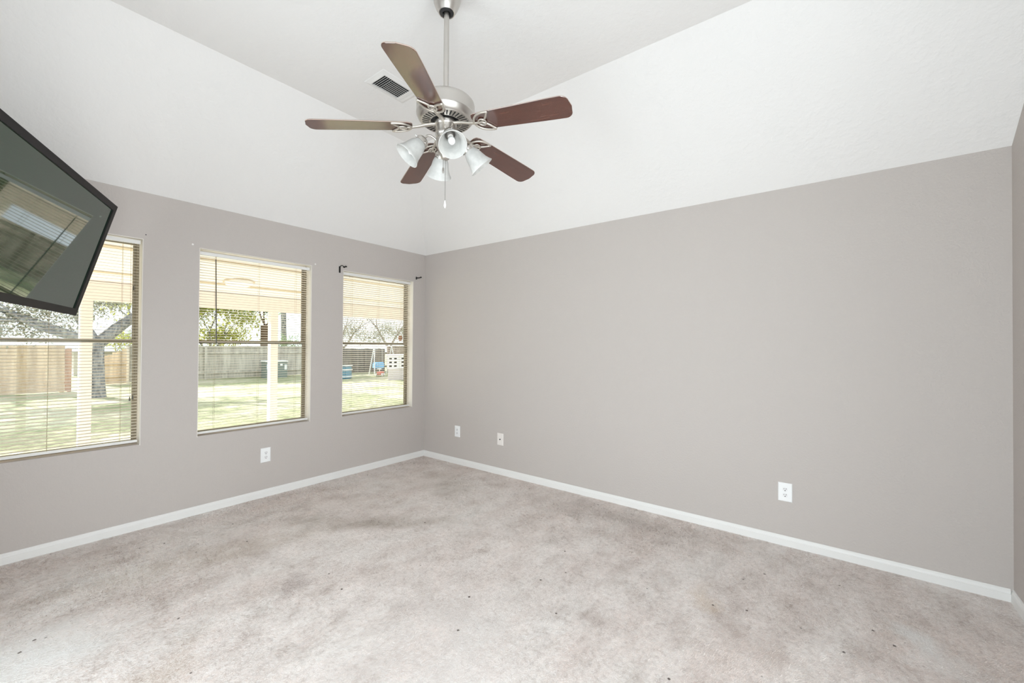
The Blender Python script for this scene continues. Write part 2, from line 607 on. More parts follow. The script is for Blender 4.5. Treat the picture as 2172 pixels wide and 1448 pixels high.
def gable(bm, ax, p0, p1, lo, hi, k0, k1):
    """gable fill above the wall top; ax = axis across the wall thickness"""
    pts = [(lo, HW), (hi, HW), (hi - k1, HC), (lo + k0, HC)]
    mk = (lambda t, q: (q[0], t, q[1])) if ax == 'y' else (lambda t, q: (t, q[0], q[1]))
    a = [bm.verts.new(mk(p0, q)) for q in pts]
    b = [bm.verts.new(mk(p1, q)) for q in pts]
    bm.faces.new(a); bm.faces.new(b)
    for i in range(4):
        bm.faces.new((a[i], a[(i + 1) % 4], b[(i + 1) % 4], b[i]))


bm = bmesh.new()
bx(bm, (W, 0, -0.2), (W + T, NY0, HW)); bx(bm, (W, NY1, -0.2), (W + T, L, HW))
bx(bm, (W, NY0, -0.2), (W + T, NY1, NZ0)); bx(bm, (W, NY0, NZ1), (W + T, NY1, HW))
gable(bm, 'x', W, W + T, 0, L, K, 0)
struct(obj('wall_near', bm, M['wall']))
bm = bmesh.new()
bx(bm, (-T, L, -0.2), (DX0, L + T, HW))
bx(bm, (DX1, L, -0.2), (W + T, L + T, HW))
bx(bm, (DX0, L, DZ1), (DX1, L + T, HW))
bx(bm, (DX0, L, -0.2), (DX1, L + T, 0))
gable(bm, 'y', L, L + T, 0, W, K, 0)
struct(obj('wall_rear', bm, M['wall']))

# vaulted ceiling: slopes over the left and right walls, flat middle, gables at the near and rear walls
bm = bmesh.new()
V = {k: bm.verts.new(p) for k, p in dict(a=(0, 0, HW), b=(W, 0, HW), d=(0, L, HW), e=(K, K, HC), f=(W, K, HC), g=(W, L, HC), h=(K, L, HC)).items()}
bm.faces.new([V[k] for k in 'abfe'])
bm.faces.new([V[k] for k in 'aehd'])
bm.faces.new([V[k] for k in 'efgh'])
ceil = struct(obj('ceiling', bm, M['ceiling']))
sm = ceil.modifiers.new('thickness', 'SOLIDIFY')
sm.thickness = 0.12; sm.offset = 1.0
# make the thickness grow upward
if ceil.data.polygons[2].normal.z < 0:
    sm.offset = -1.0
# roof over the room keeps the daylight out
bm = bmesh.new()
bx(bm, (-T, -T, HC + 0.16), (W + T, L + T, HC + 0.22))
bx(bm, (-T, -T - 0.0, HW), (W + T, -T + 0.04, HC + 0.2))
bx(bm, (-T, -T, HW), (-T + 0.04, L + T, HC + 0.2))
bx(bm, (W + T - 0.04, -T, HW), (W + T, L + T, HC + 0.2))
bx(bm, (-T, L + T - 0.04, HW), (0.05, L + T, HC + 0.2))
bx(bm, (-T, L + T, HW), (W + T, L + T + 0.04, HC + 0.22))
struct(obj('trim_1', bm, M['stucco']))


def baseboard(name, p, q, inward):
    """profile swept from p to q; inward = unit vector into the room"""
    prof = [(0, 0), (0.0125, 0), (0.0125, 0.041), (0.0105, 0.043), (0.0105, 0.046), (0.009, 0.052), (0.0065, 0.057), (0.006, 0.062), (0.0035, 0.066), (0, 0.066)]
    bm = bmesh.new()
    rings = []
    for e in (p, q):
        rings.append([bm.verts.new((e[0] + inward[0] * d, e[1] + inward[1] * d, z)) for d, z in prof])
    n = len(prof)
    for i in range(n):
        bm.faces.new((rings[0][i], rings[0][(i + 1) % n], rings[1][(i + 1) % n], rings[1][i]))
    bm.faces.new(rings[0]); bm.faces.new(list(reversed(rings[1])))
    struct(obj(name, bm, M['trim']))


baseboard('baseboard_left', (0, 0), (W, 0), (0, 1))
baseboard('baseboard_right', (0, 0.0125), (0, L - 0.0125), (1, 0))
baseboard('baseboard_rear', (0, L), (DX0 - 0.06, L), (0, -1))
baseboard('baseboard_near', (W, 0.0125), (W, L - 0.0125), (-1, 0))

# side window added in the near wall to hold fill light (beside the camera)
wn = bpy.data.objects.new('window_4', None); C.objects.link(wn); wn.location = (W, NY0, NZ0); struct(wn)
wy, wz = NY1 - NY0, NZ1 - NZ0
bm = bmesh.new()
for (a, b) in (((0.04, 0, 0), (0.10, 0.05, wz)), ((0.04, wy - 0.05, 0), (0.10, wy, wz)), ((0.04, wy / 2 - 0.03, 0.05), (0.10, wy / 2 + 0.03, wz - 0.05)),
               ((0.04, 0.05, 0), (0.10, wy - 0.05, 0.05)), ((0.04, 0.05, wz - 0.05), (0.10, wy - 0.05, wz))):
    bx(bm, a, b)
obj('window_frame', bm, M['trim'], wn)
obj('pane', box((0.066, 0.05, 0.05), (0.072, wy / 2 - 0.03, wz - 0.05)), M['glass'], wn)
obj('pane', box((0.066, wy / 2 + 0.03, 0.05), (0.072, wy - 0.05, wz - 0.05)), M['glass'], wn)

# rear glazed door added to hold fill light (behind the camera)
dr = bpy.data.objects.new('added_door', None); C.objects.link(dr); dr.location = (DX0, L, 0); struct(dr)
bm = bmesh.new()
w_ = DX1 - DX0
for (a, b) in (((0, 0.03, 0), (0.06, 0.11, DZ1)), ((w_ - 0.06, 0.03, 0), (w_, 0.11, DZ1)), ((w_ / 2 - 0.045, 0.03, 0), (w_ / 2 + 0.045, 0.11, DZ1)),
               ((0.06, 0.03, 0), (w_ - 0.06, 0.11, 0.09)), ((0.06, 0.03, DZ1 - 0.08), (w_ - 0.06, 0.11, DZ1))):
    bx(bm, a, b)
obj('door_frame', bm, M['trim'], dr)
obj('door_pane', box((0.06, 0.066, 0.09), (w_ / 2 - 0.045, 0.072, DZ1 - 0.08)), M['glass'], dr)
obj('door_pane', box((w_ / 2 + 0.045, 0.066, 0.09), (w_ - 0.06, 0.072, DZ1 - 0.08)), M['glass'], dr)
obj('door_handle', box((w_ / 2 + 0.0, -0.02, 0.95), (w_ / 2 + 0.025, 0.03, 1.15), 0.005), M['nickel'], dr)

# ------------------------------------------------------------------ windows and blinds
ZM = 1.355
for wi, (x0, x1) in enumerate(WIN):
    wn = bpy.data.objects.new('window_%d' % (wi + 1), None)
    C.objects.link(wn); wn.location = (0, 0, 0); struct(wn)
    # returns around the recess
    bm = bmesh.new()
    t = 0.004
    bx(bm, (x0, -0.10, WZ0), (x0 + t, -0.001, WZ1)); bx(bm, (x1 - t, -0.10, WZ0), (x1, -0.001, WZ1))
    bx(bm, (x0 + t, -0.10, WZ1 - t), (x1 - t, -0.001, WZ1))
    obj('window_return', bm, M['jamb'], wn)
    obj('window_sill', box((x0 + t, -0.10, WZ0), (x1 - t, -0.001, WZ0 + 0.006)), M['wall'], wn)
    bm = bmesh.new()
    f = 0.016
    bx(bm, (x0, -T, WZ0), (x0 + f, -0.10, WZ1)); bx(bm, (x1 - f, -T, WZ0), (x1, -0.10, WZ1))
    bx(bm, (x0 + f, -T, WZ0), (x1 - f, -0.10, WZ0 + f))
    obj('window_frame', bm, M['frame'], wn)
    obj('window_head', box((x0 + f, -T, WZ1 - f), (x1 - f, -0.10, WZ1)), M['jamb'], wn)  # pale colour stands in for light in the gap above the headrail
    # upper sash (outside), lower sash (inside)
    for nm, za, zb, ya, yb in (('upper_sash', ZM - 0.012, WZ1 - f, -0.145, -0.127), ('lower_sash', WZ0 + f, ZM + 0.016, -0.124, -0.106)):
        bm = bmesh.new()
        s = 0.015
        bx(bm, (x0 + f, ya, za), (x0 + f + s, yb, zb)); bx(bm, (x1 - f - s, ya, za), (x1 - f, yb, zb))
        bx(bm, (x0 + f + s, ya, za), (x1 - f - s, yb, za + s)); bx(bm, (x0 + f + s, ya, zb - s), (x1 - f - s, yb, zb))
        sa = obj(nm, bm, M['frame'], wn)
        ym = (ya + yb) / 2
        obj('pane', box((x0 + f + s, ym - 0.002, za + s), (x1 - f - s, ym + 0.002, zb - s)), M['glass'], sa)
    if wi == 2:   # orange alarm sticker low in the corner of the upper pane
        bm = bmesh.new()
        poly = [(0.262 + 0.033 * math.cos(PI / 8 + k * PI / 4), 1.425 + 0.033 * math.sin(PI / 8 + k * PI / 4)) for k in range(8)]
        a = [bm.verts.new((p[0], -0.1335, p[1])) for p in poly]; b = [bm.verts.new((p[0], -0.1328, p[1])) for p in poly]
        bm.faces.new(a); bm.faces.new(b)
        for i in range(8):
            bm.faces.new((a[i], a[(i + 1) % 8], b[(i + 1) % 8], b[i]))
        st = obj('alarm_sticker', bm, M['orange'], wn)
        bm = bmesh.new()
        bx(bm, (0.240, -0.1328, 1.434), (0.284, -0.1324, 1.441)); bx(bm, (0.238, -0.1328, 1.412), (0.286, -0.1324, 1.419))
        obj('sticker_band', bm, M['orange_dark'], st)

BL = ['white mini blind in the window behind the television, lift cords with tassels on its right',
      'white mini blind in the middle window with a dark tilt wand near its left side',
      'white mini blind in the window nearest the room corner, under the black curtain brackets']


def blind(wi):
    x0, x1 = WIN[wi]
    g0, g1 = (0.012, 0.006)
    if wi == 2:
        g0 = 0.024
    xa, xb = x0 + g0, x1 - g1
    yc = -0.034
    z_top = WZ1 - (0.012 if wi != 1 else 0.022)
    root = thing('window_blind', BL[wi], 'blind', ((xa + xb) / 2, yc, z_top), 0, 'mini blinds in the three windows')
    hx = (xb - xa) / 2
    bm = bmesh.new()
    bx(bm, (-hx, -0.0125, -0.026), (hx, 0.0125, 0))
    obj('headrail', bm, M['trim'], root)
    # slats
    zb = WZ0 + (0.018 if wi != 0 else 0.022) - z_top
    bm = bmesh.new()
    pitch = 0.0213
    z = -0.040
    k = 0
    while z > zb + 0.022:
        sag = 0.0
        tilt = math.radians((-6.0, 6.0, 15.0)[wi]) + random.uniform(-0.014, 0.014)
        lo, hi = [], []
        for s in (-1, -0.5, 0, 0.5, 1):
            y = s * 0.0125
            crown = 0.0016 * (1 - s * s)
            lo.append((y * math.cos(tilt), z + crown + y * math.sin(tilt) - 0.0004))
            hi.append((y * math.cos(tilt), z + crown + y * math.sin(tilt) + 0.0004))
        loop = lo + hi[::-1]
        A = [bm.verts.new((-hx + 0.003, p[0], p[1])) for p in loop]
        B = [bm.verts.new((hx - 0.003, p[0], p[1])) for p in loop]
        n = len(loop)
        for i in range(n):
            bm.faces.new((A[i], A[(i + 1) % n], B[(i + 1) % n], B[i]))
        bm.faces.new(A); bm.faces.new(B)
        z -= pitch
        k += 1
    obj('slats', bm, M['slat'], root)
    obj('bottom_rail', box((-hx, -0.0125, zb), (hx, 0.0125, zb + 0.017), 0.003), M['trim'], root)
    # ladder cords
    for fx_ in ((-0.79, 0.0, 0.79) if wi == 0 else (-0.72, 0.0, 0.74)):
        bm = bmesh.new()
        for yy in (-0.0137, 0.0137):
            tube(bm, [(hx * fx_, yy, -0.026), (hx * fx_, yy, zb + 0.017)], 0.0008, 5)
        obj('ladder_cord', bm, M['cord'], root)
    # tilt wand hangs near the left end (larger x is further left)
    wx = hx * 0.75 if wi == 1 else hx * 0.83
    if wi != 0:
        if wi == 1:
            bm = bmesh.new()
            tube(bm, [(wx, 0.019, -0.05), (wx - 0.004, 0.021, -0.4), (wx - 0.010, 0.022, -0.735)], [0.0035, 0.0042, 0.0042], 6)
            obj('tilt_wand', bm, M['wand'], root)
        bm = bmesh.new()
        tube(bm, [(wx, 0.010, -0.026), (wx, 0.019, -0.030), (wx, 0.019, -0.05)], 0.0012, 6)
        obj('wand_hook', bm, M['cord'], root)
    if wi == 0:
        bm = bmesh.new()
        for d, zl in ((0.0, -1.12), (0.016, -1.13)):
            tube(bm, [(-hx + 0.036 + d, 0.016, -0.026), (-hx + 0.035 + d, 0.017, -0.4), (-hx + 0.030 + d, 0.018, zl)], 0.0009, 5)
        c_ = obj('lift_cord', bm, M['cord'], root)
        for d, zl in ((0.004, -0.345), (0.0, -1.13), (0.016, -1.14)):
            bm = bmesh.new()
            lathe(bm, [(0.0015, 0.012), (0.003, 0.006), (0.0055, -0.018), (0, -0.02)], (-hx + 0.031 + d, 0.018, zl), seg=10, cap0=True)
            obj('tassel', bm, M['wand'], c_)
    return root


for i in range(3):
    blind(i)

# curtain rod brackets left beside the corner window
b1 = thing('curtain_bracket', 'black hooked curtain bracket above the left corner of the corner window', 'bracket', (1.122, 0, 2.115), 0, 'black curtain brackets')
obj('mount_plate', box((-0.009, 0, -0.045), (0.009, 0.004, 0.02), 0.001), M['black'], b1)
bm = bmesh.new()
tube(bm, [(0, 0.003, 0.010), (0, 0.025, 0.024), (0, 0.055, 0.022), (0, 0.075, 0.008), (0, 0.086, 0.0), (0, 0.1, 0.002), (0, 0.108, 0.014)], 0.0042, 8)
obj('hook_arm', bm, M['black'], b1)
bm = bmesh.new()
lathe(bm, [(0, -0.01), (0.008, -0.008), (0.010, 0), (0.008, 0.008), (0, 0.01)], (0, 0.084, 0.004), (1, 0, 0), 14)
lathe(bm, [(0, -0.008), (0.007, -0.006), (0.008, 0.0), (0.007, 0.006), (0, 0.008)], (-0.004, 0.112, 0.006), (1, 0, 0), 14)
obj('thumb_screw', bm, M['black'], b1)
b2 = thing('curtain_bracket', 'short black curtain bracket on the wall between corner window and room corner', 'bracket', (0.140, 0, 2.145), 0, 'black curtain brackets')
obj('mount_plate', box((-0.009, 0, -0.016), (0.009, 0.004, 0.016), 0.001), M['black'], b2)
bm = bmesh.new()
tube(bm, [(0, 0.003, 0.002), (0, 0.04, -0.002), (0, 0.085, 0.0)], 0.0065, 8)
obj('hook_arm', bm, M['black'], b2)
bm = bmesh.new()
lathe(bm, [(0, -0.008), (0.008, -0.006), (0.009, 0), (0.008, 0.006), (0, 0.008)], (0, 0.084, 0.002), (1, 0, 0), 12)
obj('thumb_screw', bm, M['black'], b2)

# small plugged anchor holes beside the windows
for (x, z, mm, lb) in ((2.350, 2.118, 'plaster', 'small white plaster patch on the wall left of the middle window top'),
                       (1.373, 2.118, 'plaster', 'small white plaster patch on the wall right of the middle window top'),
                       (2.632, 2.133, 'slot', 'tiny dark screw hole plug beside the top right of the television window')):
    bm = bmesh.new()
    r = 0.0075 if mm == 'plaster' else 0.004
    lathe(bm, [(r, 0), (r * 0.9, 0.0012), (0, 0.0016)], (x, 0, z), (0, 1, 0), 10, cap0=True)
    tag(obj('anchor_plug', bm, M[mm]), lb, 'anchor plug', 'filled anchor holes')


# ------------------------------------------------------------------ outlets
def wall_plate(name, label, cat, loc, rotz, kind='duplex', group=None, face='plate'):
    """local: x along wall, y out of the wall, z up, centre of the plate at origin"""
    r = thing(name, label, cat, loc, rotz, group)
    bm = bmesh.new()
    w, h = 0.0405, 0.0625
    a = [bm.verts.new((sx * w, 0, sz * h)) for sx, sz in ((-1, -1), (1, -1), (1, 1), (-1, 1))]
    b = [bm.verts.new((sx * w, 0.003, sz * h)) for sx, sz in ((-1, -1), (1, -1), (1, 1), (-1, 1))]
    c = [bm.verts.new((sx * (w - 0.004), 0.0062, sz * (h - 0.004))) for sx, sz in ((-1, -1), (1, -1), (1, 1), (-1, 1))]
    bm.faces.new(a); bm.faces.new(c)
    for p, q in ((a, b), (b, c)):
        for i in range(4):
            bm.faces.new((p[i], p[(i + 1) % 4], q[(i + 1) % 4], q[i]))
    obj('cover_plate', bm, M[face], r)
    if kind == 'duplex':
        for s in (1, -1):
            bm = bmesh.new()
            pts = []
            for k in range(24):
                an = 2 * PI * k / 24
                pts.append((max(-0.0145, min(0.0145, 0.0172 * math.cos(an))), 0.0172 * math.sin(an) * 0.82))
            p1 = [bm.verts.new((p[0], 0.0060, p[1] + s * 0.0195)) for p in pts]
            p2 = [bm.verts.new((p[0], 0.0082, p[1] + s * 0.0195)) for p in pts]
            bm.faces.new(p1); bm.faces.new(p2)
            for i in range(24):
                bm.faces.new((p1[i], p1[(i + 1) % 24], p2[(i + 1) % 24], p2[i]))
            rc = obj('receptacle', bm, M['plate_face'], r)
            bm = bmesh.new()
            z = s * 0.0195
            bx(bm, (-0.0078, 0.0081, z + 0.0005), (-0.0052, 0.0085, z + 0.0085))
            bx(bm, (0.0052, 0.0081, z + 0.0005), (0.0078, 0.0085, z + 0.0075))
            lathe(bm, [(0.0032, 0.0), (0.0032, 0.0004), (0, 0.0004)], (0, 0.0081, z - 0.0075), (0, 1, 0), 12, cap0=True)
            obj('socket_slot', bm, M['slot'], rc)
        bm = bmesh.new()
        lathe(bm, [(0.003, 0), (0.0025, 0.0012), (0, 0.0014)], (0, 0.006, 0), (0, 1, 0), 10, cap0=True)
        obj('plate_screw', bm, M['plate_face'], r)
    else:
        bm = bmesh.new()
        lathe(bm, [(0.0065, 0), (0.0065, 0.002), (0.0045, 0.002), (0.0045, 0.010), (0, 0.010)], (0, 0.006, 0), (0, 1, 0), 14, cap0=True)
        obj('cable_jack', bm, M['slot'], r)
        for s in (1, -1):
            bm = bmesh.new()
            lathe(bm, [(0.003, 0), (0.0025, 0.0012), (0, 0.0014)], (0, 0.006, s * 0.042), (0, 1, 0), 10, cap0=True)
            obj('plate_screw', bm, M['plate_warm'], r)
    return r


G = 'white duplex wall outlets'
wall_plate('wall_outlet', 'white duplex outlet low on the window wall under the middle window', 'outlet', (1.7985, 0, 0.3655), 0, group=G)
wall_plate('wall_outlet', 'white duplex outlet low on the blank wall near the room corner', 'outlet', (0, 0.5745, 0.367), -PI / 2, group=G)
wall_plate('wall_outlet', 'white duplex outlet low on the blank wall toward its right end', 'outlet', (0, 3.709, 0.361), -PI / 2, group=G)
wall_plate('cable_plate', 'ivory cable plate with one small dark jack, right of the corner outlet', 'cable plate', (0, 1.2055, 0.366), -PI / 2, kind='cable', face='plate_warm')

# ------------------------------------------------------------------ ceiling air vent
vt = thing('air_vent', 'white louvred air vent in the flat ceiling behind the fan', 'vent', (1.60, 1.508, HC), 0)
bm = bmesh.new()
ow, oh, iw, ih = 0.163, 0.110, 0.128, 0.076
o4 = lambda w, h, z: [bm.verts.new((sx * w, sy * h, z)) for sx, sy in ((-1, -1), (1, -1), (1, 1), (-1, 1))]
r0 = o4(ow, oh, 0); r1 = o4(ow - 0.003, oh - 0.003, -0.004); r2 = o4(iw + 0.008, ih + 0.008, -0.014); r3 = o4(iw, ih, -0.014); r4 = o4(iw, ih, -0.001)
for p, q in ((r0, r1), (r1, r2), (r2, r3), (r3, r4)):
    for i in range(4):
        bm.faces.new((p[i], p[(i + 1) % 4], q[(i + 1) % 4], q[i]))
obj('vent_frame', bm, M['trim'], vt)
obj('duct_opening', box((-iw, -ih, -0.0025), (iw, ih, -0.0008)), M['dark'], vt)
for k in range(8):                           # long louvres
    y = -ih + 0.010 + k * 0.0188
    bm = bmesh.new()
    a = [bm.verts.new(p) for p in ((-0.083, y + 0.0040, -0.0135), (0.055, y + 0.0040, -0.0135), (0.055, y - 0.0050, -0.003), (-0.083, y - 0.0050, -0.003))]
    b = [bm.verts.new((v_.co.x, v_.co.y + 0.0015, v_.co.z + 0.001)) for v_ in a]
    bm.faces.new(a); bm.faces.new(b)
    for i in range(4):
        bm.faces.new((a[i], a[(i + 1) % 4], b[(i + 1) % 4], b[i]))
    obj('louver', bm, M['trim'], vt)
for k, x in enumerate((0.063, 0.078, 0.094, 0.110)):      # cross louvres at the left end
    bm = bmesh.new()
    a = [bm.verts.new(p) for p in ((x + 0.004, -ih, -0.0135), (x - 0.005, -ih, -0.004), (x - 0.005, ih, -0.004), (x + 0.004, ih, -0.0135))]
    b = [bm.verts.new((v_.co.x + 0.001, v_.co.y, v_.co.z + 0.0015)) for v_ in a]
    bm.faces.new(a); bm.faces.new(b)
    for i in range(4):
        bm.faces.new((a[i], a[(i + 1) % 4], b[(i + 1) % 4], b[i]))
    obj('louver', bm, M['trim'], vt)
for x in (-0.120, -0.104, -0.090):
    obj('louver', box((x - 0.008, -ih, -0.0135), (x + 0.0065, ih, -0.010)), M['trim'], vt)

# ------------------------------------------------------------------ ceiling fan
FX, FY = 1.945, 2.411
fan = thing('ceiling_fan', 'brushed nickel ceiling fan with five wood blades and four glass bell lights', 'ceiling fan', (FX, FY, HC), 0)
fz = lambda z: z - HC      # world height to fan local


def flathe(name, prof, m, parent=fan, **kw):
    bm = bmesh.new()
    lathe(bm, [(r, fz(z)) for r, z in prof], **kw)
    return obj(name, bm, m, parent, smooth=True)


flathe('canopy', [(0.064, HC), (0.070, 3.150), (0.0705, 3.115), (0.066, 3.088), (0.056, 3.062), (0.044, 3.043), (0.040, 3.036), (0.036, 3.037), (0.034, 3.05)], M['nickel'], cap0=True)
flathe('hanger_ring', [(0.0365, 3.042), (0.0335, 3.034), (0.024, 3.031), (0.018, 3.036), (0.016, 3.05)], M['rubber'])
flathe('downrod', [(0.0132, 3.06), (0.0132, 2.585)], M['nickel'], seg=24)
hs = flathe('motor_housing', [(0.014, 2.606), (0.03, 2.604), (0.034, 2.592), (0.122, 2.586), (0.137, 2.580), (0.1440, 2.571), (0.1465, 2.560), (0.1465, 2.516), (0.1475, 2.514), (0.1475, 2.511),
                              (0.1455, 2.507), (0.139, 2.492), (0.130, 2.482), (0.126, 2.480), (0.124, 2.4775), (0.076, 2.4745), (0.074, 2.478), (0.070, 2.490), (0.03, 2.492)], M['nickel'], seg=72)
bm = bmesh.new()
for k in range(36):
    an = 2 * PI * k / 36
    mt = Matrix.Rotation(an, 4, 'Z')
    pts = [(0.0815, -0.0026), (0.113, -0.0040), (0.1165, -0.0030), (0.1180, 0), (0.1165, 0.0030), (0.113, 0.0040), (0.0815, 0.0026)]
    zz = lambda x: fz(2.4745 + (x - 0.076) / 0.048 * 0.003)
    a = [bm.verts.new(mt @ Vector((x, y, zz(x) - 0.0006))) for x, y in pts]
    b = [bm.verts.new(mt @ Vector((x, y, zz(x) + 0.004))) for x, y in pts]
    bm.faces.new(a); bm.faces.new(b)
    for i in range(len(pts)):
        bm.faces.new((a[i], a[(i + 1) % 7], b[(i + 1) % 7], b[i]))
obj('vent_slots', bm, M['dark'], hs)
flathe('motor_shadow_ring', [(0.073, 2.488), (0.03, 2.487)], M['rubber'], hs)
flathe('flywheel', [(0.03, 2.486), (0.055, 2.484), (0.057, 2.474), (0.057, 2.462), (0.055, 2.458), (0.05, 2.458)], M['chrome'])
sw = flathe('switch_housing', [(0.046, 2.462), (0.0505, 2.460), (0.0505, 2.420), (0.0525, 2.417), (0.0525, 2.411), (0.050, 2.407), (0.048, 2.398), (0.040, 2.392), (0.02, 2.39)], M['nickel'])
for an in (0.75, 0.95):
    bm = bmesh.new()
    for dz in (0.012, 0.032):
        lathe(bm, [(0.0038, 0), (0.0032, 0.003), (0, 0.0035)], (0.0500 * math.cos(an), 0.0500 * math.sin(an), fz(2.418 + dz)), (math.cos(an), math.sin(an), 0), 10)
    if an < 0.9:
        obj('housing_screw', bm, M['chrome'], sw)
    else:
        bm.free()
flathe('light_kit_body', [(0.030, 2.395), (0.044, 2.394), (0.049, 2.386), (0.049, 2.372), (0.044, 2.352), (0.036, 2.335), (0.030, 2.322), (0.026, 2.305), (0.020, 2.292), (0.010, 2.285), (0, 2.284)], M['nickel'])

TH = [(319.2, -0.062, -9), (31.2, -0.047, -12), (103.2, -0.045, -12), (175.2, -0.066, -12), (247.2, -0.072, -12)]   # angle, tip sag, pitch
for th, sag, pit in TH:
    PITCH = math.radians(pit)
    R_ = Matrix.Translation((0, 0, fz(2.456))) @ Matrix.Rotation(math.radians(th), 4, 'Z') @ Matrix.Rotation(-sag / 0.66, 4, 'Y') @ Matrix.Rotation(PITCH, 4, 'X')
    # blade outline
    out = [(0.165, -0.030), (0.172, -0.046), (0.190, -0.0535), (0.24, -0.057), (0.40, -0.062), (0.55, -0.0665)]
    cr = 0.036
    for k in range(7):
        a = -PI / 2 + k * (PI / 2) / 6
        out.append((0.655 - cr + cr * math.cos(a) + 0.003, -0.0675 + cr + cr * math.sin(a)))
    out.append((0.664, 0.0))
    for k in range(7):
        a = k * (PI / 2) / 6
        out.append((0.655 - cr + cr * math.cos(a) + 0.003, 0.0675 - cr + cr * math.sin(a)))
    out += [(0.55, 0.0665), (0.40, 0.062), (0.24, 0.057), (0.190, 0.0535), (0.172, 0.046), (0.165, 0.030)]
    bm = bmesh.new()
    prism(bm, out, -0.003, 0.003)
    for f in bm.faces:
        f.normal_update()
        if abs(f.normal.z) < 0.5:
            f.material_index = 1
    bmesh.ops.bevel(bm, geom=[e for e in bm.edges if len(e.link_faces) == 2 and abs(e.link_faces[0].normal.z - e.link_faces[1].normal.z) > 0.5], offset=0.0012, segments=1, affect='EDGES')
    bl = obj('blade', bm, [M['wood'], M['edge']], fan)
    bl.matrix_local = R_
    # blade iron: arm, ring and two pointed loops
    bm = bmesh.new()
    zb = -0.0075

    def smoothp(pts, n=5):
        pts = [Vector(p) for p in pts]
        res = []
        N = len(pts)
        for i in range(N):
            p0, p1, p2, p3 = pts[i - 1], pts[i], pts[(i + 1) % N], pts[(i + 2) % N]
            for j in range(n):
                t = j / n
                res.append(0.5 * ((2 * p1) + (-p0 + p2) * t + (2 * p0 - 5 * p1 + 4 * p2 - p3) * t * t + (-p0 + 3 * p1 - 3 * p2 + p3) * t ** 3))
        return res
    for s in (1, -1):
        pet = [(0.172, 0.003 * s), (0.180, 0.026 * s), (0.200, 0.046 * s), (0.232, 0.057 * s), (0.258, 0.0585 * s), (0.2635, 0.0555 * s), (0.256, 0.046 * s), (0.244, 0.028 * s), (0.226, 0.010 * s), (0.200, 0.000 * s)]
        tube(bm, [Vector((p.x, p.y, zb)) for p in smoothp([(x, y, 0) for x, y in pet], 4)], 0.0056, 8, closed=True)
    tube(bm, [(0.214 + 0.020 * math.cos(2 * PI * k / 24), 0.020 * math.sin(2 * PI * k / 24), zb - 0.002) for k in range(24)], 0.0044, 8, closed=True)
    ir = obj('blade_iron', bm, M['iron'], fan, smooth=True, ang=60)
    ir.matrix_local = R_
    bm = bmesh.new()
    cp, sp = math.cos(PITCH), math.sin(PITCH)
    tube(bm, [(0.050, 0, 0.012), (0.075, 0, 0.010), (0.105, 0, 0.005), (0.135, 0, -0.002), (0.160, 0, -0.006), (0.180, 0, -0.008), (0.200, 0, -0.0090)], [0.0125, 0.0120, 0.0105, 0.0095, 0.0085, 0.008, 0.006], 10, flat=0.7)
    am = obj('iron_arm', bm, M['iron'], ir, smooth=True, ang=60)
    am.matrix_local = Matrix.Rotation(-PITCH, 4, 'X')

# light arms, holders, glass shades and bulbs
for q in range(4):
    an = math.radians(57 + 90 * q)
    hd = Vector((math.cos(an), math.sin(an), 0))
    P = lambda r, z: Vector((hd.x * r, hd.y * r, fz(z)))
    ax = Vector((hd.x * math.cos(math.radians(48)), hd.y * math.cos(math.radians(48)), -math.sin(math.radians(48))))
    org = P(0.106, 2.372)
    bm = bmesh.new()
    tube(bm, [P(0.040, 2.372), P(0.056, 2.386), P(0.074, 2.396), P(0.092, 2.393), P(0.103, 2.381), org + ax * 0.004], 0.0055, 10)
    obj('light_arm', bm, M['nickel'], fan, smooth=True, ang=60)
    bm = bmesh.new()
    lathe(bm, [(0, -0.004), (0.014, -0.003), (0.026, 0.002), (0.0315, 0.009), (0.0325, 0.012), (0.0325, 0.028), (0.0310, 0.0285), (0.0305, 0.012)], org, ax, 28)
    ho = obj('shade_holder', bm, M['nickel'], fan, smooth=True)
    px_, py_, _ = basis(ax)
    for k in range(3):
        bm = bmesh.new()
        a = 2 * PI * k / 3 + 0.4
        d = px_ * math.cos(a) + py_ * math.sin(a)
        lathe(bm, [(0.0022, 0.031), (0.0022, 0.037), (0.0035, 0.037), (0.0035, 0.041), (0, 0.041)], org + ax * 0.020, d, 8)
        obj('thumb_screw', bm, M['chrome'], ho)
    bm = bmesh.new()
    pr = [(0.0285, 0.014), (0.0295, 0.026), (0.0365, 0.040), (0.0425, 0.055), (0.0465, 0.075), (0.0520, 0.098), (0.0600, 0.117), (0.0670, 0.128)]
    inner = [(r - 0.003, s) for r, s in reversed(pr)]
    lathe(bm, pr + [(0.0668, 0.1295), (0.0645, 0.1295)] + inner, org, ax, 44)
    sh = obj('glass_shade', bm, M['shade'], fan, smooth=True, ang=70)
    bm = bmesh.new()
    lathe(bm, [(0.0135, 0.004), (0.0135, 0.045), (0.010, 0.047), (0, 0.047)], org, ax, 18)
    obj('lamp_socket', bm, M['plate_warm'], ho, smooth=True)
    bm = bmesh.new()
    lathe(bm, [(0.0075, 0.045), (0.010, 0.056), (0.0155, 0.070), (0.0175, 0.082), (0.0160, 0.094), (0.0110, 0.104), (0.0045, 0.110), (0, 0.111)], org, ax, 22)
    obj('bulb', bm, M['bulb'], ho, smooth=True)
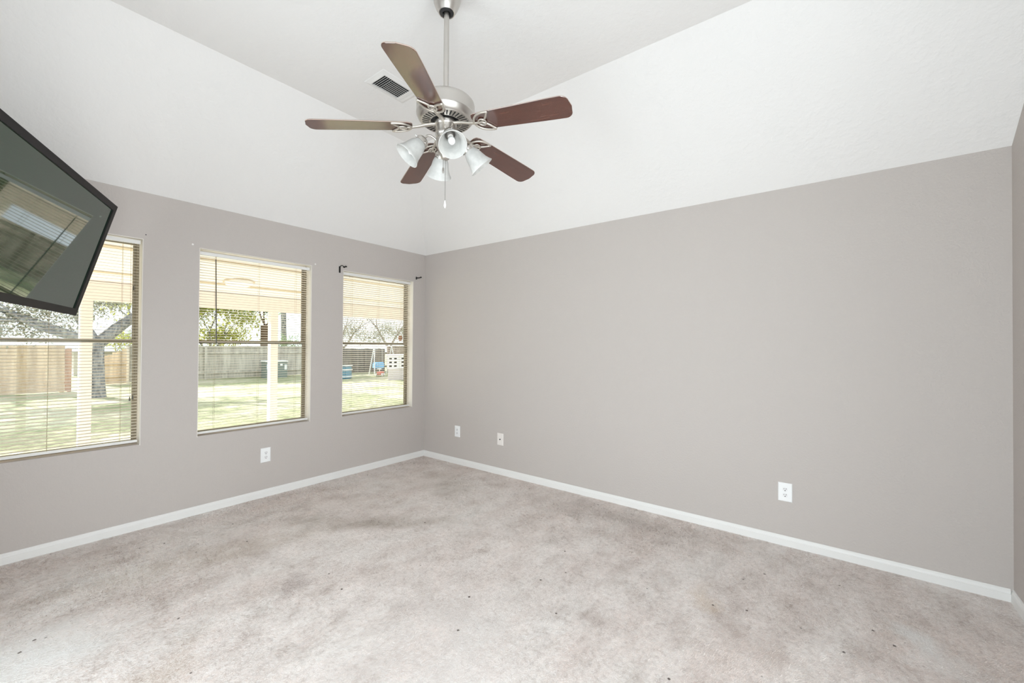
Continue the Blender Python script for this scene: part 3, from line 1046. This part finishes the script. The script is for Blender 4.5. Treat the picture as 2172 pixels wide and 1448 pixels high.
# pull chains
rv = _r.copy(); rv.z = 0; rv.normalize()
bm = bmesh.new()
z = 2.286
while z > 2.078:
    lathe(bm, [(0, 0.0017), (0.0013, 0.001), (0.0016, 0), (0.0013, -0.001), (0, -0.0017)], (0, 0, fz(z)), seg=6)
    z -= 0.0030
ch = obj('pull_chain', bm, M['chain'], fan)
bm = bmesh.new()
lathe(bm, [(0, 2.080 - HC), (0.0022, 2.079 - HC), (0.0042, 2.068 - HC), (0.0062, 2.055 - HC), (0.0056, 2.048 - HC), (0.003, 2.044 - HC), (0.003, 2.040 - HC), (0, 2.040 - HC)], seg=16)
obj('chain_pull', bm, M['white_plastic'], ch, smooth=True)
off = -rv * 0.011
bm = bmesh.new()
z = 2.30
while z > 2.246:
    lathe(bm, [(0, 0.0017), (0.0013, 0.001), (0.0016, 0), (0.0013, -0.001), (0, -0.0017)], (off.x, off.y, fz(z)), seg=6)
    z -= 0.0030
ch = obj('pull_chain', bm, M['chain'], fan)
bm = bmesh.new()
lathe(bm, [(0, 2.248 - HC), (0.003, 2.246 - HC), (0.0052, 2.238 - HC), (0.0052, 2.222 - HC), (0.0045, 2.220 - HC), (0, 2.222 - HC)], (off.x, off.y, 0), seg=16)
obj('chain_pull', bm, M['nickel'], ch, smooth=True)

# ------------------------------------------------------------------ television on a swing arm
tv = bpy.data.objects.new('television', None)
C.objects.link(tv)
tag(tv, 'large flat television with dark bezel, tilted down beside the left window', 'television')
tu = Vector((0.4283, 0.9032, 0.0292)).normalized()
tn = Vector((-0.8719, 0.4216, -0.2491)).normalized()
tz = tu.cross(tn).normalized()
tm = Matrix((tu, tn, tz)).transposed().to_4x4()
tm.translation = Vector((2.8527, 0.4322, 2.1923))
tv.matrix_world = tm
TW, TH_ = 1.204, 0.711
bm = bmesh.new()
be = (0.041, 0.041, 0.036, 0.041)     # far side, near side, top, bottom
outer = [(0, -TH_), (TW, -TH_), (TW, 0), (0, 0)]
inner = [(be[0], -TH_ + be[3]), (TW - be[1], -TH_ + be[3]), (TW - be[1], -be[2]), (be[0], -be[2])]
ringv = lambda pts, y: [bm.verts.new((p[0], y, p[1])) for p in pts]
A0 = ringv(outer, -0.045); A1 = ringv(outer, -0.002); A2 = ringv([(x + (0.002 if x < 0.5 else -0.002), z + (0.002 if z < -0.3 else -0.002)) for x, z in outer], 0)
A3 = ringv(inner, 0); A4 = ringv(inner, -0.007)
for p, q in ((A0, A1), (A1, A2), (A2, A3), (A3, A4)):
    for i in range(4):
        bm.faces.new((p[i], p[(i + 1) % 4], q[(i + 1) % 4], q[i]))
bm.faces.new(A0)
obj('bezel', bm, M['bezel'], tv)
obj('screen', box((be[0] - 0.001, -0.012, -TH_ + be[3] - 0.001), (TW - be[1] + 0.001, -0.006, -be[2] + 0.001)), M['screen'], tv)
bm = bmesh.new()
bx(bm, (0.30, -0.075, -0.58), (0.90, -0.045, -0.14))
bmesh.ops.bevel(bm, geom=list(bm.edges), offset=0.012, segments=2, affect='EDGES')
obj('rear_housing', bm, M['bezel'], tv)
# swing arm from the near wall to the back of the set, in television space
inv = tm.inverted()
bm = bmesh.new()
p0 = Vector((W - 0.03, 1.25, 1.85)); p1 = Vector((3.66, 1.12, 1.85)); p2 = tm @ Vector((0.60, -0.07, -0.36))
tube(bm, [p0, (p0 + p1) / 2, p1, (p1 + p2) / 2, p2], 0.018, 8)
obj('swing_arm', bm, M['black'], tv).matrix_local = inv
bm = bmesh.new()
bx(bm, (W - 0.03, 1.13, 1.68), (W - 0.002, 1.37, 2.02))
obj('wall_plate', bm, M['black'], tv).matrix_local = inv

# ------------------------------------------------------------------ outside
struct(obj('lawn', box((-45, -60, ZG - 0.1), (45, -3.7, ZG)), M['lawn']))
struct(obj('patio_slab', box((-8, -3.7, ZG - 0.1), (10, -T, -0.07)), M['concrete']))
bm = bmesh.new()
bx(bm, (-8, -T - 0.02, -0.07), (-T, -T, 2.56)); bx(bm, (W + T, -T - 0.02, -0.07), (10, -T, 2.56))
struct(obj('trim_2', bm, M['stucco']))

pr_ = thing('patio_cover', 'cream painted patio cover on square posts outside the windows', 'patio cover', (0.3, -3.5, -0.07))
off = Vector((-0.3, 3.5, 0.07))


def wbox(a, b):
    bm = bmesh.new()
    bx(bm, Vector(a) + off, Vector(b) + off)
    return bm


def sloped(x0, x1, ya, yb, th, drop=0.0):
    """board following the roof pitch z = 2.54 + 0.12*y"""
    bm = bmesh.new()
    z = lambda y: 2.54 + 0.12 * y - drop
    vs = []
    for x in (x0, x1):
        for (y, dz) in ((ya, 0), (yb, 0), (yb, th), (ya, th)):
            vs.append(bm.verts.new(Vector((x, y, z(y) + dz)) + off))
    for f in ((0, 1, 2, 3), (7, 6, 5, 4), (0, 4, 5, 1), (1, 5, 6, 2), (2, 6, 7, 3), (3, 7, 4, 0)):
        bm.faces.new([vs[i] for i in f])
    return bm


obj('roof_panel', sloped(-7, 9, -4.0, -T - 0.02, 0.06), M['patio'], pr_)
for y in (-0.75, -1.81, -2.92):
    obj('batten', sloped(-7, 9, y - 0.035, y + 0.035, 0.012, 0.012), M['batten'], pr_)
obj('beam', wbox((-7, -3.56, 1.88), (9, -3.44, 2.12)), M['patio'], pr_)
for x in (0.285, 2.51, 5.0, -2.85):
    obj('post', wbox((x - 0.057, -3.557, -0.07), (x + 0.057, -3.443, 1.88)), M['patio'], pr_)

pl = thing('patio_light', 'round flush light under the patio ceiling, seen through the middle window', 'light', (1.09, -2.67, 2.54 - 0.12 * 2.67 - 0.002))
pl.rotation_euler.x = math.atan(0.12)
bm = bmesh.new()
lathe(bm, [(0.19, 0.0), (0.19, -0.016), (0.178, -0.02), (0.17, -0.016)], (0, 0, 0), seg=40, cap0=True)
obj('light_rim', bm, M['batten'], pl, smooth=True)
bm = bmesh.new()
lathe(bm, [(0.176, -0.014), (0.165, -0.040), (0.12, -0.060), (0.06, -0.069), (0, -0.071)], (0, 0, 0), seg=40)
obj('light_lens', bm, M['white_plastic'], pl, smooth=True)


def fence(label, p, q, z1, m, z0=ZG, post_m=None, name='wooden_fence', gap=0.0025, step=0.14, z1b=None, cap=True, group='garden fences'):
    p = Vector((p[0], p[1], 0)); q = Vector((q[0], q[1], 0))
    d = q - p
    ln = d.length
    r = thing(name, label, 'fence', (p.x, p.y, z0), math.atan2(d.y, d.x), group)
    bm = bmesh.new()
    n = max(1, int(ln / step))
    for k in range(n):
        zt = z1 if z1b is None else z1 + (z1b - z1) * (k + 0.5) / n
        zt = zt - z0 + random.uniform(-0.015, 0.01)
        yy = random.uniform(-0.005, 0.005)
        bx(bm, (k * step + gap / 2, -0.009 + yy, 0.02), ((k + 1) * step - gap / 2, 0.009 + yy, zt))
    obj('picket_panel', bm, m, r)
    for z in (0.30, (z1 - z0) * 0.82):
        obj('rail', box((0, -0.055, z - 0.045), (ln, -0.012, z + 0.045)), m, r)
    if cap:
        obj('cap_rail', box((0, -0.06, z1 - z0 - 0.01), (ln, 0.03, z1 - z0 + 0.045)), post_m or m, r)
    k = 0
    while k * 2.4 < ln:
        obj('post', box((k * 2.4, -0.14, 0), (k * 2.4 + 0.09, -0.056, z1 - z0)), m, r)
        k += 1
    return r


fence('pale cedar picket fence seen through the left window, left of the tree', (1.62, -14.4), (5.8, -14.2), 1.20, M['fence_pale'])
fence('short reddish end board section at the right end of the cedar fence', (1.47, -14.42), (1.615, -14.42), 1.17, M['fence_rust'], cap=False, step=0.145)
fence('tan wooden fence section with a slanting top, right of the tree trunk', (0.62, -16.5), (-0.16, -16.6), 0.78, M['fence_pale'], z1b=1.15, cap=False, step=0.13)
fence('grey picket fence along the back of the lawn, middle window', (-0.18, -16.9), (-7.2, -16.4), 1.20, M['fence_grey'])
fence('dark weathered fence behind the play equipment, corner window', (-7.25, -16.4), (-11.0, -16.0), 1.12, M['fence_dark'], cap=False)

fence('brown side fence running from the house to the right end of the dark fence', (-11.05, -15.9), (-11.05, -0.6), 1.25, M['fence_side'])

# neighbour's house beyond the fence
nh = thing('neighbor_house', "grey roofed house beyond the fence, right of the tree in the left window", 'house', (-0.4, -26, ZG))
obj('house_wall', box((-1.2, -3, 0), (0.9, 3, 1.15)), M['stucco'], nh)
bm = bmesh.new()
a = [bm.verts.new(p) for p in ((-1.5, 3.4, 1.1), (1.2, 3.4, 1.1), (1.2, 0, 2.2), (-1.5, 0, 2.2), (1.2, -3.4, 1.1), (-1.5, -3.4, 1.1))]
bm.faces.new((a[0], a[1], a[2], a[3])); bm.faces.new((a[3], a[2], a[4], a[5])); bm.faces.new((a[0], a[3], a[5])); bm.faces.new((a[1], a[4], a[2])); bm.faces.new((a[0], a[5], a[4], a[1]))
obj('house_roof', bm, M['roof_grey'], nh)


def leaves(bm, centers, n, spread, size, rnd):
    for _ in range(n):
        c = rnd.choice(centers)
        p = Vector(c) + Vector((rnd.gauss(0, spread), rnd.gauss(0, spread), rnd.gauss(0, spread * 0.8)))
        d = Vector((rnd.uniform(-1, 1), rnd.uniform(-1, 1), rnd.uniform(-1, 0.6))).normalized()
        x, y, _d = basis(d)
        s = size * rnd.uniform(0.6, 1.3)
        vs = [bm.verts.new(p + d * (-s)), bm.verts.new(p + x * s * 0.4), bm.verts.new(p + d * s), bm.verts.new(p - x * s * 0.4)]
        bm.faces.new(vs)


def grow(bm, p, d, ln, r, depth, rnd, tips, spread=0.6, up=0.15):
    pts = [Vector(p)]
    rs = [r]
    d = Vector(d).normalized()
    for i in range(4):
        d = (d + Vector((rnd.uniform(-0.18, 0.18), rnd.uniform(-0.18, 0.18), rnd.uniform(-0.1, 0.14)))).normalized()
        pts.append(pts[-1] + d * ln / 4)
        rs.append(r * (1 - 0.10 * (i + 1)))
    tube(bm, pts, rs, 7)
    if depth == 0:
        tips.append(pts[-1]); tips.append(pts[2])
        return
    for k in range(rnd.choice((2, 3))):
        dd = (d + Vector((rnd.uniform(-1, 1), rnd.uniform(-1, 1), rnd.uniform(-0.5, 0.8) + up)) * spread).normalized()
        grow(bm, pts[-1 if k < 2 else 3], dd, ln * rnd.uniform(0.62, 0.85), rs[-1] * 0.68, depth - 1, rnd, tips, spread, up)


def tree(label, base, limbs, trunk, rt, m_bark, m_leaf, depth, nleaf, lsize, lspread, seed, name='tree', group='garden trees', mass=(), spread=0.6, up=0.1):
    rnd = random.Random(seed)
    r = thing(name, label, 'tree', base, 0, group)
    bm = bmesh.new()
    tips = []
    top = Vector(trunk)
    tube(bm, [(0, 0, -0.1), (top.x * 0.3, top.y * 0.3, top.z * 0.35), (top.x * 0.7, top.y * 0.7, top.z * 0.7), top], [rt * 1.25, rt, rt * 0.95, rt * 0.98], 14)
    for (d, ln, rr) in limbs:
        grow(bm, top - Vector((0, 0, 0.05)), d, ln, rr, depth, rnd, tips, spread, up)
    obj('trunk', bm, m_bark, r, smooth=True, ang=60)
    if nleaf:
        bm = bmesh.new()
        leaves(bm, tips, nleaf, lspread, lsize, rnd)
        for (cx, cy, cz, n, sp) in mass:
            leaves(bm, [(cx, cy, cz)], n, sp, lsize, rnd)
        obj('foliage', bm, m_leaf, r)['kind'] = 'stuff'
    return r


tree('large grey barked tree with spreading limbs in the left window', (1.23, -12.0, ZG), [((-0.75, 0.1, 1.0), 1.9, 0.17), ((0.95, 0.1, 0.55), 1.8, 0.12), ((0.3, -0.3, 1.0), 1.7, 0.13), ((1.0, 0.25, 0.22), 1.6, 0.07)],
     (0.03, 0, 1.5), 0.155, M['bark'], M['leaf_olive'], 4, 11000, 0.048, 0.26, 3, spread=0.7, up=-0.05,
     mass=[(0.9, 0.1, 2.35, 1700, 0.30), (0.2, 0.1, 2.5, 1300, 0.26), (1.5, 0, 2.1, 1700, 0.28), (1.9, 0, 1.75, 900, 0.22), (-0.35, 0, 2.75, 900, 0.24), (0.6, 0, 1.85, 420, 0.2), (1.2, 0.2, 1.65, 300, 0.16)])
tree('brown palm-like trunk with drooping fronds behind the grey fence', (-5.42, -18.0, ZG), [((0.5, 0.2, 0.9), 0.9, 0.04), ((-0.6, 0, 0.8), 0.9, 0.04), ((0.1, -0.5, 1), 0.9, 0.04)],
     (0, 0, 2.4), 0.20, M['palm'], M['leaf_green'], 2, 2000, 0.12, 0.35, 5, spread=0.8)
tree('yellow green leafy tree above the grey fence in the middle window', (-3.6, -19.5, ZG), [((0.6, 0, 0.8), 1.1, 0.06), ((-0.6, 0.2, 0.9), 1.1, 0.06), ((0, 0.3, 1), 1.2, 0.06)],
     (0, 0, 0.9), 0.09, M['bark'], M['leaf_yellow'], 3, 8000, 0.10, 0.42, 11,
     mass=[(0.9, 0, 1.9, 700, 0.35), (-0.2, 0, 1.9, 800, 0.3), (-1.0, 0, 1.8, 700, 0.35)])
tree('yellowish open crowned tree above the fence at the left side of the middle window', (-1.6, -20.5, ZG), [((0.5, 0, 0.9), 1.3, 0.06), ((-0.5, 0.2, 0.9), 1.2, 0.06)],
     (0, 0, 1.2), 0.09, M['bark'], M['leaf_yellow'], 3, 4500, 0.10, 0.45, 17)
tree('bare branching tree behind the dark fence, left side of the corner window', (-9.6, -18.5, ZG), [((0.5, 0, 0.8), 1.3, 0.07), ((-0.7, 0.2, 0.8), 1.4, 0.07), ((0.0, 0.2, 1), 1.3, 0.06)],
     (0, 0, 1.1), 0.12, M['branch'], M['leaf_olive'], 4, 4200, 0.07, 0.3, 23, spread=0.75,
     mass=[(0.9, 0, 2.2, 900, 0.35), (0.1, 0, 1.9, 600, 0.3), (-0.7, 0, 2.4, 900, 0.35), (-1.5, 0, 2.0, 700, 0.35)])
tree('bare forked tree behind the dark fence, right side of the corner window', (-12.6, -18.0, ZG), [((0.7, 0, 0.8), 1.4, 0.08), ((-0.6, 0.2, 0.9), 1.4, 0.08)],
     (0, 0, 1.3), 0.12, M['branch'], M['leaf_olive'], 4, 4200, 0.07, 0.3, 29, spread=0.7,
     mass=[(0.9, 0, 2.0, 700, 0.35), (0.2, 0, 2.5, 900, 0.35), (-0.8, 0, 2.2, 800, 0.35)])
for k, (x, y, h, lb) in enumerate(((3.9, -19.5, 3.4, 'tall tree beyond the cedar fence in the left window, left of the big tree'),
                                   (-7.9, -21.5, 3.6, 'tall thin trunked tree far behind the right end of the grey fence'))):
    tree(lb, (x, y, ZG), [((0.7, 0, 0.7), 1.9, 0.10), ((-0.7, 0.2, 0.7), 1.9, 0.10), ((0.1, 0.6, 0.8), 1.9, 0.09), ((0, -0.5, 1), 1.9, 0.09)],
         (0.1, 0, h), 0.15, M['bark'], M['leaf_green'], 3, (900 if k == 0 else 2200), 0.16, 0.6, 60 + k)
for k, (x, y, s, lb, mm) in enumerate(((-0.35, -18.6, 0.42, 'yellow green shrub behind the slanting fence section', 'leaf_yellow'),
                                   (-1.7, -18.9, 0.5, 'low yellow green shrub behind the left end of the grey fence', 'leaf_yellow'),
                                   (-7.0, -19.2, 0.5, 'mid green shrub behind the right end of the grey fence', 'leaf_green'))):
    tree(lb, (x, y, ZG), [((0.5, 0, 0.9), 0.5, 0.03), ((-0.5, 0.1, 0.9), 0.5, 0.03), ((0, 0.2, 1), 0.5, 0.03)], (0, 0, 0.7), 0.04, M['branch'], M[mm], 2, 900, 0.07, s * 0.6, 40 + k, name='shrub', group='shrubs behind the fences')

# green utility cabinet with white labels
ub = thing('utility_cabinet', 'dark green cabinet with white lid and pale labels at the grey fence', 'cabinet', (-4.92, -15.75, ZG), -0.07)
obj('cabinet_body', box((-0.43, -0.3, 0), (0.43, 0.3, 0.70)), M['bin_green'], ub)
obj('lid', box((-0.46, -0.33, 0.70), (0.46, 0.33, 0.76), 0.01), M['white_plastic'], ub)
for x, z, w, h, mm in ((0.335, 0.50, 0.07, 0.22, 'label_blue'), (-0.18, 0.58, 0.05, 0.08, 'white_plastic'), (-0.36, 0.47, 0.05, 0.22, 'white_plastic')):
    obj('label_plate', box((x - w, 0.3, z - h / 2), (x + w, 0.306, z + h / 2)), M[mm], ub)

# play equipment
sg = thing('swing_set', 'white framed toddler swing with sky blue seat in front of the dark fence', 'swing', (-9.1, -14.0, ZG))
bm = bmesh.new()
tube(bm, [(0.42, 0.25, 0), (0.30, 0, 1.42)], 0.025, 8); tube(bm, [(0.30, -0.4, 0), (0.30, 0, 1.42)], 0.025, 8)
tube(bm, [(-0.95, 0.25, 0), (-0.72, 0, 1.42)], 0.025, 8); tube(bm, [(-0.72, -0.4, 0), (-0.72, 0, 1.42)], 0.025, 8)
tube(bm, [(0.33, 0, 1.42), (-0.75, 0, 1.42)], 0.025, 8)
obj('swing_frame', bm, M['white_plastic'], sg)
st = obj('swing_seat', box((-0.22, -0.15, 0.32), (0.30, 0.15, 0.62), 0.04), M['blue'], sg)
bm = bmesh.new()
for x in (0.27, -0.19):
    tube(bm, [(x, 0, 0.6), (x * 0.8, 0, 1.42)], 0.008, 6)
obj('rope', bm, M['white_plastic'], st)
rt_ = thing('ride_on_toy', 'small coral red ride-on toy on the lawn below the blue swing', 'toy', (-8.55, -13.1, ZG), 0.6)
obj('toy_body', box((-0.2, -0.12, 0.08), (0.2, 0.12, 0.24), 0.03), M['red'], rt_)
bm = bmesh.new()
tube(bm, [(0.12, 0, 0.22), (0.14, 0, 0.36)], 0.02, 8); tube(bm, [(0.14, -0.1, 0.36), (0.14, 0.1, 0.36)], 0.018, 8)
obj('handlebar', bm, M['white_plastic'], rt_)
for sx in (-0.13, 0.13):
    for sy in (-0.13, 0.13):
        bm = bmesh.new()
        lathe(bm, [(0.07, -0.02), (0.08, 0), (0.07, 0.02)], (sx, sy, 0.08), (0, 1, 0), 14, cap0=True, cap1=True)
        obj('wheel', bm, M['white_plastic'], rt_)
tb = thing('toy_bin', 'teal blue toy bin with white rims at the left edge of the corner window', 'bin', (-6.68, -13.0, ZG), 0.3)
obj('bin_body', box((-0.2, -0.2, 0), (0.2, 0.2, 0.56), 0.03), M['teal'], tb)
for z in (0.58, 0.40, 0.1):
    obj('rim', box((-0.22, -0.22, z - 0.02), (0.22, 0.22, z + 0.02)), M['white_plastic'], tb)
ph = thing('playhouse', 'mauve playhouse with white lattice windows right of the blue swing', 'playhouse', (-8.05, -11.1, ZG), math.radians(-37))
obj('playhouse_wall', box((-0.55, -0.4, 0), (0.42, 0.4, 1.04)), M['pinkgrey'], ph)
for x in (0.22, -0.28):
    bm = bmesh.new()
    bx(bm, (x - 0.20, 0.4, 0.52), (x + 0.20, 0.404, 1.00))
    f_ = obj('window_opening', bm, M['dark'], ph)
    bm = bmesh.new()
    for k in range(3):
        xx = x - 0.20 + k * 0.2
        bx(bm, (xx - 0.045, 0.404, 0.50), (xx + 0.045, 0.425, 1.02))
    for k in range(4):
        zz = 0.52 + k * 0.16
        bx(bm, (x - 0.2, 0.4045, zz - 0.04), (x + 0.2, 0.423, zz + 0.04))
    obj('lattice', bm, M['white_plastic'], f_)
bm = bmesh.new()
bx(bm, (-0.62, -0.46, 1.04), (0.48, 0.46, 1.08))
obj('playhouse_roof', bm, M['white_plastic'], ph)
bpy.context.view_layer.update()
